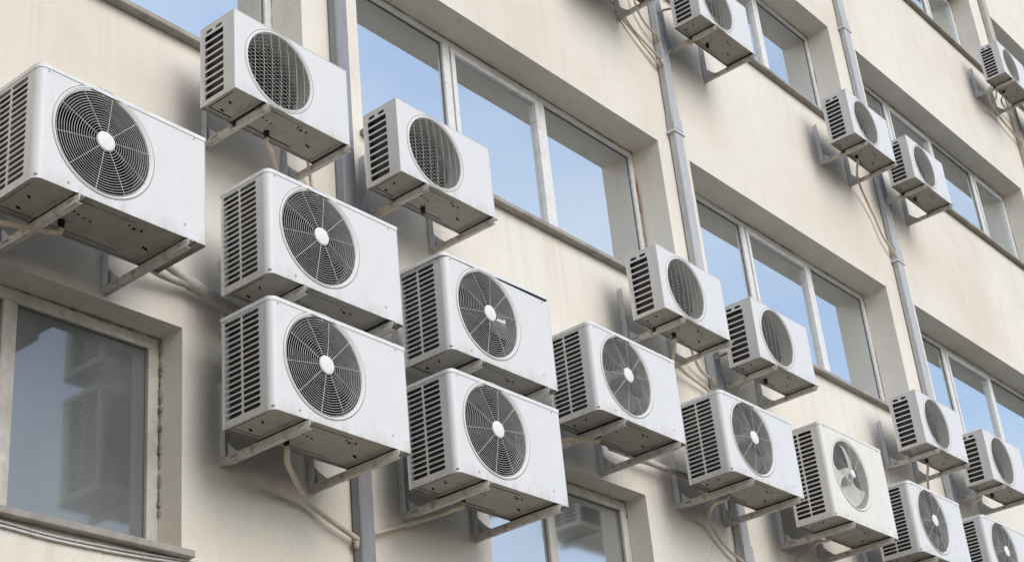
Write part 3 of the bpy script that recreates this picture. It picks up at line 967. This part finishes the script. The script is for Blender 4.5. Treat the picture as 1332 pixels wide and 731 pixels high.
hose('drain_hose', [(15.709,-.235,11.365),(15.71,-0.232,11.310),(15.74,-0.20,11.262),(15.86,-0.120,11.262),(16.150,-0.060,11.275),(16.413,-0.050,11.236),(16.74,-0.055,11.165)], .011, M['hose'], 'cream hose sagging below the top right unit to the tan downpipe', 'hose', G1)
hose('drain_hose', [(15.879,-.265,11.365),(15.89,-0.250,11.340),(15.95,-0.20,11.36),(16.185,-0.120,11.440),(16.521,-0.060,11.500),(16.74,-0.060,11.47)], .010, M['hose'], 'upper cream hose from the top right unit straight to the tan downpipe', 'hose', G1)
G2 = 'thin cables on the wall beside the middle downpipe'
hose('wall_cable', [(8.05,-.03,8.98),(8.140,-0.030,8.786),(8.153,-0.030,8.708),(8.186,-0.030,8.614),(8.287,-0.040,8.515),(8.414,-0.050,8.449),(8.59,-0.055,8.38)], .0085, M['hose'], 'cream cable at the top edge sagging right to the middle downpipe, nearer the pipe', 'cable', G2, (.5,))
hose('wall_cable', [(7.90,-.02,8.85),(8.023,-0.020,8.700),(8.063,-0.020,8.666),(8.169,-0.020,8.583),(8.291,-0.030,8.502),(8.416,-0.035,8.428),(8.60,-0.040,8.33)], .0075, M['hose'], 'cream cable at the top edge starting farthest left of the middle downpipe', 'cable', G2)
hose('wall_cable', [(8.32,-.10,8.95),(8.358,-0.050,8.849),(8.364,-0.050,8.785),(8.418,-0.040,8.717),(8.488,-0.045,8.645),(8.60,-0.055,8.59)], .010, M['hose'], 'thicker cream hose at the top edge bending into the middle downpipe', 'cable', G2)
hose('wall_cable', [(8.76,-.2,8.86),(8.700,-0.15,8.85),(8.682,-0.110,8.852),(8.640,-0.068,8.833)], .009, M['hose'], 'cream hose stub on the right of the middle downpipe, beside the top edge unit', 'cable', G2)
G3 = 'insulated pipes between the units'
hose('insulated_pipe', [(3.72,-.20,4.98),(3.791,-0.140,4.96),(3.897,-0.090,4.955),(4.006,-0.070,4.960),(4.092,-0.060,4.967),(4.175,-0.060,4.962)], .018, M['wrap'], 'thin peeling insulated pipe under the right end of the far left unit', 'pipe', G3)
hose('insulated_pipe', [(3.74,-.2,5.06),(3.872,-0.120,5.021),(3.939,-0.100,5.001),(4.024,-0.080,4.996),(4.110,-0.060,4.983),(4.189,-0.055,4.968),(4.292,-0.050,4.948),(4.60,-0.050,4.90)], lambda t: .019 + .014 * min(1, max(0, (t - .45) * 6)), M['wrap'], 'thick white wrapped pipe from the far left unit to the left stack', 'pipe', G3, (), 10)
hose('insulated_pipe', [(7.25,-.07,4.965),(7.418,-0.070,4.966),(7.534,-0.070,4.964),(7.742,-0.070,4.966),(8.017,-0.070,4.971),(8.35,-0.070,4.98)], .019, M['wrap'], 'white wrapped pipe with a clamp, crossing the wall above the lower middle window', 'pipe', G3, (.45,), 10)
hose('insulated_pipe', [(3.248,-.33,4.816),(3.242,-.325,4.795),(3.201,-0.300,4.800),(3.113,-0.260,4.805),(3.027,-0.200,4.812),(2.88,-.03,4.82)], .012, M['hose'], 'short drain hose tucked under the far left unit', 'pipe', G3)
hose('insulated_pipe', [(6.769,-.33,4.817),(6.760,-.325,4.797),(6.676,-.30,4.800),(6.622,-0.26,4.800),(6.58,-0.20,4.790),(6.51,-.03,4.79)], .011, M['hose'], 'short drain hose tucked under the single unit right of the stacks', 'pipe', G3)
G4 = 'twin cables under the lower left sill'
hose('sill_cable', [(2.2,-.012,3.74),(3.189,-0.012,3.712),(3.476,-0.012,3.700),(3.744,-0.012,3.704),(4.030,-0.012,3.715),(4.307,-0.012,3.730),(5.1,-0.012,3.76)], .0055, M['tie'], 'upper thin cable clipped under the grimy lower left window sill', 'cable', G4, (.2, .42, .62, .74), 6)
hose('sill_cable', [(2.2,-.012,3.715),(3.190,-0.012,3.695),(3.476,-0.012,3.685),(3.745,-0.012,3.688),(3.933,-0.012,3.695),(4.170,-0.012,3.708),(5.1,-0.012,3.745)], .0055, M['tie'], 'lower thin cable clipped under the grimy lower left window sill', 'cable', G4, (.3, .5, .68), 6)
hose('jamb_wire', [(8.452,.218,7.40),(8.451,.215,7.30),(8.452,.212,7.2),(8.450,.214,7.0),(8.452,.214,6.80),(8.451,.214,6.40)], .004, M['rust'], 'thin rusty wire down the right reveal of the large left window', 'wire', None, (), 5)

# lumps of putty where hoses enter the downpipes
def putty(x, y, z, r, label):
    bm = bmesh.new()
    bmesh.ops.create_icosphere(bm, subdivisions=3, radius=r)
    rn = random.Random(int(x * 1000))
    for v in bm.verts:
        k = 1 + rn.uniform(-.16, .16)
        v.co = Vector((v.co.x * k, v.co.y * .55 * k, v.co.z * 1.3 * k))
    o = obj('putty', bm, M['putty'], None, True)
    o.location = (x, y, z)
    tag(o, label, 'putty', 'putty lumps on the downpipes')
putty(5.140, -.035, 3.985, .026, 'beige putty lump where the left stack hose enters the left downpipe')
putty(8.618, -.052, 5.775, .030, 'beige putty lump on the middle downpipe below the second row small unit')
putty(8.618, -.050, 8.365, .026, 'beige putty lump on the middle downpipe where two thin cables end')
putty(8.618, -.050, 8.585, .024, 'beige putty lump on the middle downpipe where the thicker hose ends')
